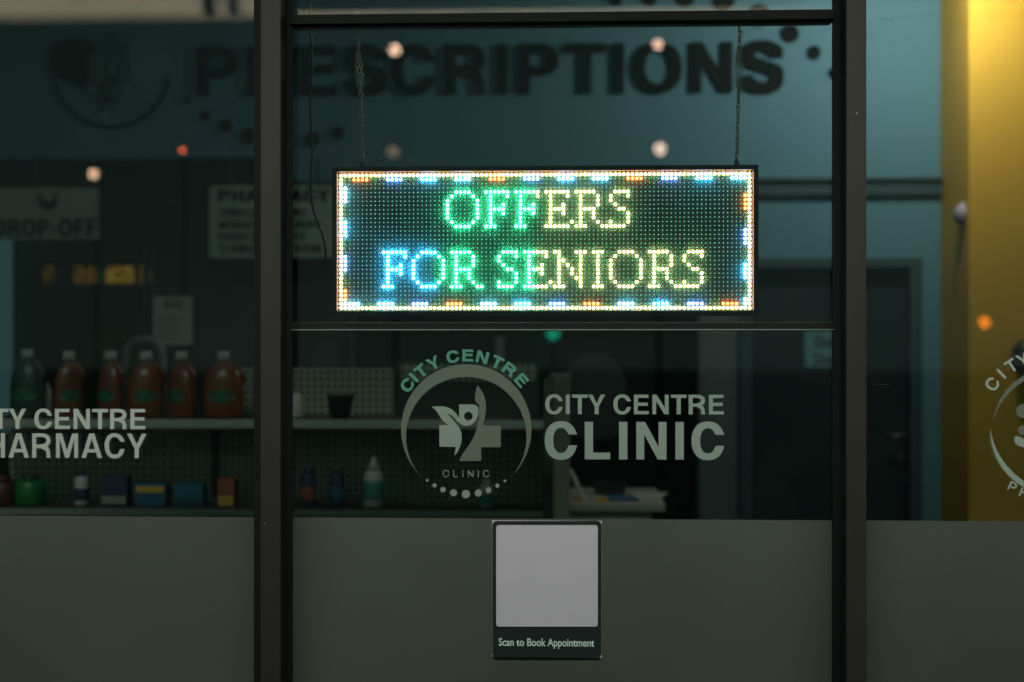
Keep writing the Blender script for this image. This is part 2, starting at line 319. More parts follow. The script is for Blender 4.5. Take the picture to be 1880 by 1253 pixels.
# door with frame
dr = empty("door", ((dx0 + dx1) / 2, YB, 0), "dark navy interior door in a dark frame behind the right mullion", "door")
fw_ = .055
bm = B(dx0 - .002, dx0 + fw_, YB - .02, YB + .12, 0, dtop); box(bm, dx1 - fw_, dx1 + .002, YB - .02, YB + .12, 0, dtop); box(bm, dx0 - .002, dx1 + .002, YB - .022, YB + .12, dtop, dtop + fw_ * .8)
obj("door_frame", bm, M['trim'], dr)
obj("door_leaf", B(dx0 + fw_, dx1 - fw_, YB + .05, YB + .095, .01, dtop - .003, bev=.003), M['door'], dr)
p = P(1652, 800, YB + .03)
bm = tube(bmesh.new(), [(p.x + .03, YB + .05, p.z), (p.x + .03, YB - .01, p.z), (p.x - .07, YB - .012, p.z)], .011); obj("handle", bm, M['brass'], dr)
p = P(1655, 843, YB + .03); bm = lathe(bmesh.new(), [(.028, 0), (.028, .012), (.012, .02), (.01, .03)], 0, 0, 18); bm.transform(Matrix.Translation((p.x, YB + .05, p.z)) @ Matrix.Rotation(PI / 2, 4, 'X')); obj("lock", bm, M['brass'], dr)
po = empty("door_notice", P(1505, 640, YB + .02), "white notice with blurred print taped to the dark door, left of the right mullion", "notice")
obj("paper_sheet", PB(1478, 608, 1552, 675, YB + .044, .004), M['lobe'], po)
for i in range(2): small_text("Door", RC(1497, 618 + 32 * i, 1545, 638 + 32 * i, YB + .042), YB + .042, M['papertext'], po, "print_line", .02)
# yellow column
yf = 3.2; xy0 = P(1779, 400, yf).x
bm = B(xy0, 3.89, yf, YB + .3, 0, 3.61); obj("yellow_column", bm, M['yellow'], label="bright yellow painted wall block lit from above at the right edge", cat="wall")
p = P(1768, 392, yf + .02)
dm = empty("wall_sensor", (xy0, p.y, p.z), "small white rounded sensor on the corner of the yellow wall", "sensor")
bm = lathe(bmesh.new(), [(.01, .055), (.045, .045), (.066, .02), (.072, 0)][::-1], 0, 0, 24); bm.transform(Matrix.Translation((xy0 - .001, yf + .085, p.z)) @ Matrix.Rotation(-PI / 2, 4, 'Y') @ Matrix.Scale(.78, 4))
obj("sensor_cover", bm, M['stickerwhite'], dm)
# thing at far right edge: dark bottle / dispenser
p = P(1882, 655, 3.13)
ds = empty("soap_dispenser", (p.x, 3.13, p.z - .1), "black and grey rounded dispenser cut by the right edge, against the yellow wall", "dispenser")
obj("dispenser_body", lathe(bmesh.new(), [(.03, -.07), (.035, -.05), (.035, .03), (.022, .06), (.012, .075)], p.x, 3.13, 18, 1.6, 1.6, z0=p.z), M['black'], ds)
obj("dispenser_band", lathe(bmesh.new(), [(.0355, -.045), (.0365, -.04), (.0365, 0), (.0355, .005)], p.x, 3.13, 18, 1.6, 1.6, z0=p.z), M['grey'], ds)

# wall lettering
wt = empty("wall_lettering", P(900, 125, YB), "dark bold PRESCRIPTIONS lettering across the teal header wall", "sign")
x0, x1, _, _ = RC(365, 79, 1436, 173, YB); z0, z1 = P(940, 173, YB).z, P(940, 82, YB).z
lettering("PRESCRIPTIONS", (x0, x1, z0, z1), YB - .012, M['letter'], wt, s=.225, b=.185, ext=.02, gap=.03)
def wall_disc(px, py, r, m, nm="dot", par=None, Y=YB - .006):
    c = P(px, py, Y); k = (Y + 3.3) / F; return obj(nm, fill([circ(c.x, c.z, r * k)], Y, .008), m, par)
wd = empty("dot_motif", P(1450, 62, YB), "arc of dark round dots on the wall above the S of the lettering", "decal")
for q in ((1130, -2, 13), (1192, -6, 16), (1258, -6, 19), (1328, 2, 20), (1393, 28, 20), (1450, 62, 17), (1494, 97, 13), (1531, 134, 10)): wall_disc(*q, M['letter'], par=wd)
lg = empty("wall_logo", P(205, 140, YB), "faint round pharmacy emblem on the dark header wall at upper left", "decal")
c = P(205, 130, YB - .004); k = (YB + 3.3) / F
def cres(cx, cz, R, r, dz, a0, n=48):
    o = circ(cx, cz, R, n, a0, PI - a0 if a0 < 0 else PI - a0); i = circ(cx, cz + dz, r, n)
    return o
def lp(pts, Y):                                # contour given in photo pixels
    return [(P(a, b_, Y).x, P(a, b_, Y).z) for a, b_ in pts]
Y_ = YB - .006
o_ = circ(205, 130, 108, 40, .18, PI - .18); i_ = circ(205, 124, 106, 40, PI - .12, .12)
obj("ring", fill([lp(o_ + i_, Y_)], Y_, .006), M['letter'], lg)
obj("emblem_lobe", fill([lp(spline([(90, 105), (100, 82), (130, 72), (172, 78), (165, 110), (158, 160), (125, 152), (98, 135)], 6, True), Y_)], Y_, .006), M['letter'], lg)
obj("emblem_leaf", fill([lp(spline([(178, 85), (205, 62), (228, 95), (235, 140), (215, 190), (185, 205), (165, 170), (168, 120)], 6, True), Y_)], Y_, .006), M['letterdim'], lg)
obj("emblem_lobe", fill([lp(spline([(240, 80), (275, 70), (305, 95), (312, 130), (280, 150), (250, 150)], 6, True), Y_)], Y_, .006), M['lobe'], lg)
for q in ((195, 180, 7), (188, 160, 6), (208, 147, 6), (343, 187, 6), (376, 212, 9), (413, 232, 12), (455, 250, 14), (620, 245, 13), (573, 256, 14)): wall_disc(*q, M['letter'], par=lg, Y=YB - .013)
for q in ((172, 196, 4), (190, 212, 4), (168, 165, 4), (205, 128, 4)): wall_disc(*q, M['posterdim'], par=lg, Y=YB - .013)

# ------------------------------------------------------------------ pharmacy recess furniture
YR = 3.62
s1 = empty("hanging_sign", P(80, 345, YR), "grey DROP-OFF sign with emblem hanging at upper left of the shop", "sign")
obj("sign_board", PB(-70, 345, 180, 440, YR, .015, .002), M['posterdim'], s1)
lettering("DROP-OFF", RC(-12, 402, 178, 434, YR - .004), YR - .004, M['letter'], s1, s=.27, b=.2, ext=.003)
for r_, R_ in ((14, 18),):
    obj("emblem", fill([lp(circ(88, 368, R_, 30, .3, PI + .6) + circ(88, 366, r_, 30, PI + .6, .3), YR - .004)], YR - .004, .003), M['letter'], s1)
obj("emblem", fill([lp(spline([(78, 362), (92, 372), (108, 352), (98, 380), (84, 380)], 5, True), YR - .004)], YR - .004, .003), M['letter'], s1)
obj("bracket", PB(60, 290, 66, 346, YR, .01), M['darkwall'], s1); obj("bracket", PB(150, 290, 156, 346, YR, .01), M['darkwall'], s1)
s2 = empty("hanging_sign", P(500, 340, YR), "grey PHARMACY sign with lines of small print behind the left mullion", "sign")
obj("sign_board", PB(384, 341, 614, 474, YR, .015, .002), M['posterdim'], s2)
lettering("PHARMACY", RC(401, 348, 606, 370, YR - .004), YR - .004, M['letter'], s2, s=.26, b=.2, ext=.003)
for i, t in enumerate(("OPEN LATE HOURS", "MONDAY TO SATURDAY", "SUNDAY AND HOLIDAYS", "CONSULTATION ROOM")):
    a = RC(402, 383 + 22 * i, 560 + (i % 2) * 30, 398 + 22 * i, YR - .004); small_text(t, a, YR - .004, M['letter'], s2, "print_line", .03)
obj("bracket", PB(420, 290, 426, 342, YR, .01), M['darkwall'], s2); obj("bracket", PB(580, 290, 586, 342, YR, .01), M['darkwall'], s2)
nt = empty("notice_sheet", P(317, 590, 4.0), "pale printed notice sheet pinned on the dark partition above the orange jugs", "notice")
obj("paper_sheet", PB(281, 545, 353, 634, 4.0, .004), M['paper'], nt)
small_text("NOTICE", RC(300, 552, 336, 568, 3.998), 3.998, M['papertext'], nt, "print_line", .03)
for i in range(8): small_text("lorem ipsum dolor"[: 9 + (i * 5) % 8], RC(290, 577 + 6.5 * i, 322 + (i * 7) % 20, 581 + 6.5 * i, 3.998), 3.998, M['papertext'], nt, "print_line", .02)
pt = empty("partition_frame", P(300, 500, 4.05), "dark glazed partition frame standing in the pharmacy recess", "partition")
for a in ((262, 366, 270, 760), (278, 366, 285, 760), (640, 366, 650, 760), (270, 366, 640, 371)): obj("frame_bar", PB(*a, 4.05, .05), M['trim'], pt)
obj("partition_panel", PB(285, 371, 640, 760, 4.07, .02), M['darkwall'], pt)
tp = empty("lit_panel", P(5, 560, 4.6), "tall glowing pale teal panel at the left edge of the shop", "light panel")
obj("panel_frame", PB(-60, 436, 26, 800, 4.62, .05, .004), M['trim'], tp); obj("panel_glow", PB(-55, 440, 22, 795, 4.61, .01), emit("teal_glow", (.13, .32, .34), .13), tp)  # emission stands in for light falling on this surface
# amber ticker
tk = empty("ticker_display", P(260, 505, 4.6), "blurred amber scrolling dot ticker glowing across the dark pharmacy recess", "display")
obj("ticker_housing", PB(66, 478, 452, 532, 4.61, .05, .004), M['black'], tk)
A1 = emit("amber_bright", (1, .58, .05), .33); A2 = emit("amber_dim", (1, .50, .05), .15); G1 = emit("ticker_green", (.05, .8, .3), .08)
def dots(px0, px1, py0, py1, m, seed, dens=.55):
    rr = random.Random(seed); bm = bmesh.new(); y = 4.606; x = px0
    while x < px1:
        z = py0
        while z < py1:
            if rr.random() < dens: c_ = P(x, z, y); r = .0042; bmesh.ops.create_circle(bm, cap_ends=True, segments=8, radius=r, matrix=Matrix.Translation(c_) @ Matrix.Rotation(PI / 2, 4, 'X'))
            z += 4
        x += 4
    return bm
for i, (a, b_, m_, d_) in enumerate(((82, 100, A2, .6), (136, 178, A2, .75), (196, 246, A1, .85), (258, 282, A2, .9), (290, 380, A2, .5), (400, 432, A2, .7), (182, 190, G1, .6), (386, 398, G1, .5))):
    obj("lit_dots", dots(a, b_, 491, 520, m_, i, d_), m_, tk)

# white curved chair back
ch = empty("white_chair", (P(265, 640, 2.6).x, 2.6, 0), "white curved chair back behind the orange jugs", "chair")
q = P(265, 640, 2.6)
bm = bmesh.new(); pts = [(q.x + .075 * math.cos(a), 2.6, q.z - .02 + .06 * math.sin(a)) for a in [PI * t / 12 for t in range(13)]]
pts = [(q.x + .085, 2.6, q.z - .35)] + pts + [(q.x - .09, 2.6, q.z - .35)]; tube(bm, pts, .016, 10); obj("backrest_rim", bm, M['cap'], ch)
obj("seat", B(q.x - .2, q.x + .2, 2.35, 2.75, .42, .47, bev=.015), M['cap'], ch)
for sx in (-1, 1):
    obj("back_post", tube(bmesh.new(), [(q.x + sx * .088, 2.6, .46), (q.x + sx * .088, 2.6, q.z - .33)], .015), M['cap'], ch)
    for yy in (2.4, 2.7): obj("leg", tube(bmesh.new(), [(q.x + sx * .17, yy, .43), (q.x + sx * .19, yy, 0)], .014), M['steel'], ch)

# ------------------------------------------------------------------ gondola shelves
YS = 1.45; SD = .36
def shelf_unit(px0, px1, tops, label, peg_from, peg_top):
    root = empty("store_shelf", (P((px0 + px1) / 2, 800, YS).x, YS + SD, 0), label, "shelf")
    x0, x1 = P(px0, 800, YS).x, P(px1, 800, YS).x
    for t, bt in tops:
        z = P((px0 + px1) / 2, t, YS).z; z2 = P((px0 + px1) / 2, bt, YS).z
        sh = obj("shelf_board", B(x0, x1, YS + .013, YS + SD - .02, z - .02, z - .002), M['shelfdark'], root)
        obj("price_strip", B(x0, x1, YS, YS + .012, z2, z, bev=.002), M['shelf'], sh)
    zb = P(500, 958, YS).z
    obj("back_panel", B(x0, x1, YS + SD, YS + SD + .02, zb - .6, P(500, 790, YS + SD).z), M['peg'], root)
    obj("kick_panel", B(x0, x1, YS + .02, YS + SD, 0, zb - .02), M['shelf'], root)
    return root, x0, x1
g1, gx0, gx1 = shelf_unit(-60, 998, ((771, 787), (936, 949)), "long low shop shelf with perforated back panel behind the left and middle panes", 0, 0)
zup = P(500, 664, YS + SD).z; zlo = P(500, 788, YS + SD).z
a0, a1 = P(437, 700, YS + SD).x, P(722, 700, YS + SD).x
obj("back_panel", B(a0, a1, YS + SD, YS + SD + .02, zlo + .001, P(500, 676, YS + SD).z), M['peg'], g1)
obj("upper_board", B(a1 + .002, P(990, 700, YS + SD).x, YS + SD, YS + SD + .02, zlo + .001, zup), M['shelfdark'], g1)
obj("upper_board", B(a1 + .03, P(985, 700, YS + SD).x, YS + SD - .012, YS + SD - .002, P(500, 700, YS + SD).z, zup - .01), M['peg'], g1)
bm = B(gx1, gx1 + .03, YS - .01, YS + SD + .02, 0, P(1000, 700, YS).z); obj("end_upright", bm, M['shelfdark'], g1)
x_ = P(392, 860, YS + SD - .03).x; obj("upright_post", B(x_ - .008, x_ + .008, YS + SD - .03, YS + SD - .001, .4, P(500, 790, YS + SD).z), M['shelfdark'], g1)
ztop = P(500, 771, YS).z; zlow = P(500, 936, YS).z
# jugs
def jug(px, yy, mbody, label, ang=0, ws=1.0, hh=1.0):
    z = ztop - .002; Yj = YS + yy; x = P(px, 700, Yj).x
    r = empty("detergent_jug", (x, Yj, z), label, "jug", "jugs lined up on the upper shelf")
    H = .215 * hh; W_ = .062 * ws
    prof = [(.9, 0), (1, .03), (1.02, .25), (1, .5), (.92, .66), (.72, .79), (.45, .87), (.30, .90), (.28, .95)]
    bm = bmesh.new(); lathe(bm, [(a * W_, b_ * H) for a, b_ in prof], 0, 0, 24, 1, .6)
    tube(bm, [(W_ * .30, 0, H * .90), (W_ * .66, 0, H * .86), (W_ * .98, 0, H * .70), (W_ * .99, 0, H * .55)], .0075, 8)
    bm.transform(Matrix.Translation((x, Yj, z)) @ Matrix.Rotation(ang, 4, 'Z')); obj("jug_body", bm, mbody, r)
    bm = lathe(bmesh.new(), [(.021, .94), (.022, .955), (.021, 1.07), (.018, 1.08)], 0, 0, 18)
    for v in bm.verts: v.co.z *= H
    bm.transform(Matrix.Translation((x, Yj, z))); obj("cap", bm, M['cap'], r)
    bm = bmesh.new(); cs = [(W_ * .75 * math.cos(t), 0, H * .36 + H * .10 * math.sin(t)) for t in [2 * PI * i / 18 for i in range(18)]]
    vs = []
    for a, _, c_ in cs:
        a_ = a / (W_ * 1.02); vs.append(bm.verts.new((a, -W_ * .6 * 1.03 * math.sqrt(max(0, 1 - a_ * a_)) - .001, c_)))
    cvt = bm.verts.new((0, -W_ * .63 - .002, H * .36))
    for i in range(18): bm.faces.new((vs[i], vs[(i + 1) % 18], cvt))
    bm.transform(Matrix.Translation((x, Yj, z)) @ Matrix.Rotation(ang, 4, 'Z')); obj("label_patch", bm, M['greenlabel'], r)
jug(50, .14, M['darkgreen'], "dark green jug, leftmost of the jugs on the upper shelf", 0, .95, 1.03)
jug(126, .12, M['orange'], "orange jug next to the dark green jug, with a glint on its shoulder", 0.45, .78)
jug(203, .14, M['orange'], "second orange jug from the left on the upper shelf", -0.35, .82)
jug(268, .12, M['orange'], "middle orange jug, in front of the white chair back", 0.2, 1.0)
jug(333, .15, M['orange'], "orange jug below the pale notice sheet", -0.5, .98)
jug(410, .12, M['orange'], "rightmost orange jug, beside the left mullion", .08, 1.12)
bt = lathe(bmesh.new(), [(.018, 0), (.02, .01), (.02, .09), (.012, .105), (.012, .12)], P(84, 740, YS + .2).x, YS + .2, 16, z0=ztop); obj("small_bottle", bt, M['cap'], label="small pale bottle between the dark green jug and the first orange jug", cat="bottle")
# upper shelf cup
q = P(625, 735, YS + .12); cp = empty("dark_cup", (q.x, YS + .12, ztop), "dark flared tub on the upper shelf behind the middle pane", "tub")
obj("tub_body", lathe(bmesh.new(), [(.032, 0), (.034, .006), (.047, .075), (.049, .078)], q.x, YS + .12, 22, z0=ztop), M['black'], cp)
obj("tub_rim", lathe(bmesh.new(), [(.049, .0785), (.051, .080), (.051, .086), (.045, .088)], q.x, YS + .12, 22, z0=ztop), M['grey'], cp)
q = P(543, 735, YS + .12); obj("glass_jar", lathe(bmesh.new(), [(.02, 0), (.022, .005), (.022, .06), (.016, .07), (.016, .085)], q.x, YS + .12, 18, z0=ztop), M['whitep'], label="small pale jar on the upper shelf just right of the left mullion", cat="jar")
# lower shelf goods
def bottle(px, w_, h_, mb, mc, label, lab=None, cone=False, group="goods on the lower shelf", nm="bottle"):
    Yj = YS + .1; x = P(px, 900, Yj).x; r = empty(nm, (x, Yj, zlow), label, "bottle", group)
    top = .72 if cone else .86
    obj("bottle_body", lathe(bmesh.new(), [(w_ * .93, 0), (w_, .006), (w_, h_ * (top - .12)), (w_ * .85, h_ * (top - .04)), (w_ * .5, h_ * top)], x, Yj, 20, z0=zlow), mb, r)
    if cone: obj("nozzle", lathe(bmesh.new(), [(w_ * .62, h_ * top + .0005), (w_ * .6, h_ * .78), (w_ * .28, h_ * .92), (w_ * .12, h_)], x, Yj, 18, z0=zlow), mc, r)
    else: obj("cap", lathe(bmesh.new(), [(w_ * .6, h_ * top + .0005), (w_ * .62, h_ * .87), (w_ * .6, h_ * .99), (w_ * .55, h_)], x, Yj, 18, z0=zlow), mc, r)
    if lab: obj("label_band", lathe(bmesh.new(), [(w_ * 1.004, h_ * .15), (w_ * 1.015, h_ * .155), (w_ * 1.015, h_ * .5), (w_ * 1.004, h_ * .505)], x, Yj, 20, z0=zlow), lab, r)
bottle(6, .045, .10, M['redp'], M['redp'], "dark red bottle at the left edge of the lower shelf")
bottle(56, .052, .105, M['bright'], M['darkgreen'], "round bright green bottle on the lower shelf", nm="bottle")
bottle(150, .024, .118, M['whitep'], M['navybox'], "small white bottle with navy cap and label on the lower shelf", M['navybox'])
bottle(566, .027, .135, M['navybox'], M['navybox'], "dark bottle just right of the left mullion on the lower shelf", M['redbox'])
bottle(620, .026, .135, M['navybox'], M['darkgreen'], "dark bottle beside the white nozzle bottle on the lower shelf", M['bluebox'])
bottle(686, .034, .175, M['whitep'], M['cap'], "white bottle with pointed nozzle and teal label on the lower shelf", M['tealp'], True)
bottle(893, .026, .095, M['whitep'], M['cap'], "small pale bottle below the dots of the round clinic logo", M['tealp'])
def carton(px0, py0, px1, py1, m1, m2, label, band=(.1, .45)):
    Yj = YS + .07; x0, x1, _, z1 = RC(px0, py0, px1, py1, Yj); r = empty("carton", ((x0 + x1) / 2, Yj, zlow), label, "box", "goods on the lower shelf")
    obj("carton_box", B(x0, x1, Yj, Yj + .06, zlow, z1, bev=.0015), m1, r)
    h = z1 - zlow; obj("printed_panel", B(x0 + .004, x1 - .004, Yj - .0012, Yj - .0002, zlow + h * band[0], zlow + h * band[1]), m2, r)
carton(184, 876, 233, 930, M['navybox'], M['shelf'], "upright navy carton between the small bottle and the blue cartons", (.08, .35))
carton(247, 889, 303, 930, M['bluebox'], M['yel'], "blue carton with yellow print on the lower shelf", (.62, .9))
carton(318, 889, 372, 930, M['bluebox'], M['navybox'], "plain dark blue carton right of the one with yellow print", (.1, .3))
carton(399, 880, 430, 930, M['redbox'], M['yel'], "narrow red carton with yellow foot near the left mullion", (.05, .4))

# ------------------------------------------------------------------ counter, papers, chair, behind the clinic lettering
YC = 2.1
cn = empty("counter", (P(1110, 900, YC).x, YC, 0), "pale laminate counter with a raised end panel behind the clinic lettering", "counter")
x0, x1 = P(1003, 800, YC).x, P(1045, 800, YC).x
obj("end_panel", B(x0, x1, YC, YC + .5, 0, P(1020, 700, YC).z, bev=.003), M['counter'], cn)
xa, xb = P(1046, 920, YC).x, P(1222, 920, YC).x; zc = P(1130, 926, YC).z
obj("counter_top", B(xa, xb, YC + .02, YC + .6, zc - .03, zc, bev=.004), M['counter'], cn)
obj("front_panel", B(xa, xb - .05, YC + .06, YC + .09, 0, zc - .031), M['counter'], cn)
def papers(px, y, dw, dd, rot, m, nm, label, h=.003, cat="paper"):
    x = P(px, 915, y).x; bm = B(-dw / 2, dw / 2, -dd / 2, dd / 2, 0, h); o = obj(nm, bm, m, label=label, cat=cat); o.location = (x, y, zc + .001); o.rotation_euler.z = rot; return o
papers(1085, YC + .22, .11, .2, .3, M['cap'], "paper_sheet", "white paper sheet at the left of the counter top")
papers(1190, YC + .3, .13, .22, -.2, M['whitep'], "paper_sheet", "pale paper at the right end of the counter top")
papers(1140, YC + .17, .11, .16, .15, M['bluebox'], "folder", "blue folder lying on the counter", .008, "folder")
papers(1120, YC + .36, .12, .1, -.1, M['black'], "card_terminal", "black device lying among the papers on the counter", .045, "device")
papers(1066, YC + .10, .05, .04, .2, M['yel'], "note_pad", "small yellow note pad at the front left of the counter", .012, "note pad")
papers(1106, YC + .10, .04, .035, -.2, M['yel'], "note_pad", "small yellow note pad nearer the middle of the counter", .012, "note pad")
q0, q1 = P(1046, 862, YC + .12), P(1074, 922, YC + .08)
bm = bmesh.new(); box(bm, -.012, .012, -.006, .006, 0, (q1 - q0).length, bev=.003); bm.transform(Matrix.Translation(q1) @ (q0 - q1).to_track_quat('Z', 'Y').to_matrix().to_4x4())
obj("leaning_card", bm, M['cap'], label="white card leaning against the counter end panel", cat="card")
q = P(1030, 702, YC + .2); obj("paper_tray", B(P(1009, 700, YC + .1).x, P(1048, 700, YC + .1).x, YC + .05, YC + .3, P(1020, 700, YC).z + .001, P(1020, 700, YC).z + .022, bev=.003), M['cap'], label="white tray on top of the raised counter end panel", cat="tray")
# office chair beyond the counter
ox = P(1090, 720, 3.0).x
oc = empty("office_chair", (ox, 3.0, 0), "grey high back office chair behind the clinic lettering", "chair")
zc0, zc1 = P(1090, 800, 3.0).z, P(1090, 652, 3.0).z
c_ = fill([[(ox + a * .145, zc0 + b_ * (zc1 - zc0)) for a, b_ in spline([(-.7, 0), (-.95, .3), (-1, .6), (-.75, .88), (-.3, 1), (.3, 1), (.75, .88), (1, .6), (.95, .3), (.7, 0)], 5, True)]], 3.0, .06)
obj("backrest", c_, M['grey'], oc); obj("seat", B(ox - .24, ox + .24, 2.62, 3.0, .46, .54, bev=.02), M['grey'], oc)
obj("back_post", B(ox - .03, ox + .03, 3.035, 3.06, .5, zc0 + .1), M['black'], oc)
obj("gas_lift", tube(bmesh.new(), [(ox, 2.82, .46), (ox, 2.82, .08)], .025), M['black'], oc)
for i in range(5): a = 2 * PI * i / 5; obj("leg", tube(bmesh.new(), [(ox, 2.82, .09), (ox + .28 * math.cos(a), 2.82 + .28 * math.sin(a), .03)], .018), M['black'], oc)
# pale upright added to stand in for a vertical highlight
q = P(917, 650, 3.2); lb = empty("white_stand", (q.x, 3.2, 0), "slim white upright stand glowing pale above the round clinic logo", "stand")
obj("upright_panel", B(q.x - .017, q.x + .017, 3.2, 3.23, .03, P(917, 620, 3.2).z, bev=.004), M['cap'], lb); obj("foot_plate", B(q.x - .12, q.x + .12, 3.1, 3.33, 0, .029, bev=.004), M['cap'], lb)

# ------------------------------------------------------------------ shopfront frame and glass
YFR = -.10
def vert(pl0, pl1, pside, left, label):
    """front face between photo columns pl0..pl1 at YFR; returns x-range"""
    x0, x1 = P(pl0, 626, YFR).x, P(pl1, 626, YFR).x
    r = empty("window_mullion", ((x0 + x1) / 2, 0, 0), label, "mullion", "upright posts of the shopfront")
    obj("post_face", B(x0, x1, YFR, YFR + .012, 0, 3.6, bev=.0025), M['bronze'], r)
    obj("post_body", B(x0 + .003, x1 - .003, YFR + .0125, .055, 0, 3.6, bev=.001), M['gasket'], r)
    return r, x0, x1
r1, ma0, ma1 = vert(478, 515, 537, True, "brown metal upright between the left and middle panes")
r2, mb0, mb1 = vert(1554, 1591, 1528, False, "brown metal upright between the middle and right panes")
def bead(r, px0, px1, y0=-.014, y1=-.002): a, b_ = P(px0, 626, -.008).x, P(px1, 626, -.008).x; obj("glazing_bead", B(a, b_, y0, y1, 0, 3.6, bev=.0015), M['gasket'], r)
bead(r1, 467, 486); bead(r1, 508, 537); bead(r2, 1528, 1560)
def scuff(root, pts, w_, Y):
    q = [P(a, b_, Y) for a, b_ in pts]; obj("scuff_mark", tube(bmesh.new(), q, w_, 5), M['lip'], root)
scuff(r1, [(477.5, 969), (481, 967)], .0005, YFR - .0003); scuff(r1, [(484, 964.5), (487, 961)], .0008, YFR - .0003)
scuff(r2, [(1569, 212), (1573, 209), (1575, 204)], .0006, YFR - .0003); scuff(r2, [(1563, 228), (1568, 231)], .0004, YFR - .0003)
gp = "panes of the shopfront"
# transom bar and lower rail of the middle pane
mx0, mx1 = P(536, 30, 0).x, P(1530, 30, 0).x
zb1, zb0 = P(1040, 22, -.02).z, P(1040, 40, -.02).z
tb = empty("transom_bar", ((mx0 + mx1) / 2, 0, zb0), "dark horizontal bar across the top of the middle pane, holding the chains", "bar")
obj("bar_body", B(mx0, mx1, -.02, .05, zb0, zb1, bev=.002), M['gasket'], tb)
zr1, zr0 = P(1040, 592, -.012).z, P(1040, 607.5, -.012).z
rl = empty("window_rail", ((mx0 + mx1) / 2, 0, zr0), "slim metal rail with a shiny lower edge below the lit sign", "rail")
obj("rail_body", B(mx0, mx1, -.012, .04, zr0 + .004, zr1, bev=.0012), M['alu'], rl); obj("rail_edge", B(mx0, mx1, -.016, .03, zr0, zr0 + .0034, bev=.0008), M['lip'], rl)
def pane(px0, px1, z0, z1, label):
    x0, x1 = P(px0, 626, 0).x, P(px1, 626, 0).x; return obj("shop_window", B(x0, x1, 0, .008, z0, z1), M['glass'], label=label, cat="window pane", group=gp)
pane(-420, 500, .05, 3.5, "left glass pane carrying the pharmacy lettering")
pane(520, 1545, .05, zr0 + .001, "middle glass pane carrying the clinic lettering, below the rail")
pane(520, 1545, zr1 - .001, zb0 + .001, "glass pane in front of the lit sign, between rail and bar")
pane(520, 1545, zb1 - .001, 3.5, "narrow strip of glass above the dark horizontal bar")
rp = pane(1575, 2300, .05, 3.5, "right glass pane in front of the yellow wall")
def scratch(par, pts, w_):
    obj("scratch_mark", tube(bmesh.new(), [P(a, b_, -.0006) for a, b_ in pts], w_, 5), M['vinylgrey'], par)
scratch(rp, [(1618, 34), (1630, 36), (1639, 37)], .0004); scratch(rp, [(1639, 35), (1640, 48)], .0004); scratch(rp, [(1625, 81), (1650, 82)], .0003); scratch(rp, [(1608, 706), (1632, 706.5)], .0003)
# frosted film
zf = P(1040, 953, -.003).z
for a, b_, l in ((-420, 470, "frosted grey film on the lower left pane"), (533, 1529, "frosted grey film on the lower middle pane, around the booking sticker"), (1588, 2300, "frosted grey film on the lower right pane, below the yellow wall")):
    x0, x1 = P(a, 626, -.003).x, P(b_, 626, -.003).x; me = fill([[(x0, .06), (x1, .06), (x1, zf), (x0, zf)]], -.0025); obj("frosted_film", me, M['frost'], label=l, cat="window film", group="frosted films on the lower panes")
# head and sill of shopfront, out of frame
quad_box("shopfront_sill", -4.6, 4.6, -.12, .06, 0, .05, M['bronze'], label="brown sill under the shopfront glass, below the picture", cat="sill")
quad_box("shopfront_head", -4.6, 4.6, -.13, .12, 3.6, 4.3, M['bronze'], label="brown fascia over the shopfront, above the picture", cat="fascia")

# ------------------------------------------------------------------ vinyl lettering on the glass
YV = -.004
def bx(x0, y0, x1, y1, Y=YV):
    a = P(x0, (y0 + y1) / 2, Y).x, P(x1, (y0 + y1) / 2, Y).x; m_ = (x0 + x1) / 2; return a[0], a[1], P(m_, y1, Y).z, P(m_, y0, Y).z
cl = empty("window_lettering", P(1165, 785, YV), "large CITY CENTRE CLINIC lettering on the middle pane", "lettering")
lettering("CITY CENTRE", bx(1001, 725, 1329, 761), YV, M['vinylteal'], cl)
lettering("CLINIC", bx(1000, 775, 1330, 844), YV, M['vinylteal'], cl, s=.23, b=.18, gap=.06)
ph = empty("window_lettering", P(110, 795, YV), "CITY CENTRE PHARMACY lettering cut by the left edge of the photo", "lettering")
lettering("CITY CENTRE", bx(-63, 751, 267, 788), YV, M['vinylwhite'], ph)
lettering("PHARMACY", bx(-66, 796, 269, 841), YV, M['vinylwhite'], ph, s=.19, b=.155, gap=.05)

def ZP(x, y): return 720 + x / 4.178, 630 + y / 4.178          # from the enlarged crop to photo pixels
def arc_text(text, cpx, cpy, marks, Rm, hh, wfac, m, parent, s=.2, b=.2):
    """letters set around a circle; marks = angle (deg from up, clockwise) per letter"""
    C_ = P(cpx, cpy, YV); k = (YV + 3.3) / F
    for ch, an in zip(text, marks):
        cts, w_ = glyph(ch, s, b); a = math.radians(an); h = hh * k; ww = h * wfac
        out = []
        for q in cts:
            o = []
            for px, pz in q:
                u = (px - w_ / 2) * ww; v = Rm * k + (pz - .5) * h
                o.append((C_.x + u * math.cos(a) + v * math.sin(a), C_.z - u * math.sin(a) + v * math.cos(a)))
            out.append(o)
        obj("letter", fill(out, YV), m, parent)
def ang(x, y, cx, cy): return math.degrees(math.atan2(x - cx, cy - y))
lo = empty("window_logo", P(856, 788, YV), "round clinic logo with leaf figure and cross on the middle pane", "logo")
mk = [ang(*ZP(*q), 856, 788.7) for q in ((108, 318), (160, 262), (212, 205), (312, 146), (465, 105), (580, 96), (693, 106), (810, 140), (897, 207), (995, 285))]
arc_text("CITYCENTRE", 856, 788.7, mk, 136, 22.5, 1.18, M['vinylarc'], lo, s=.22, b=.22)  # teal tint in this vinyl stands in for the sign's light on it
o_ = [(856 + 119.7 * math.cos(t), 788.7 - 119.7 * math.sin(t)) for t in [math.radians(-47.4 + (227.4 + 47.4) * i / 90) for i in range(91)]]
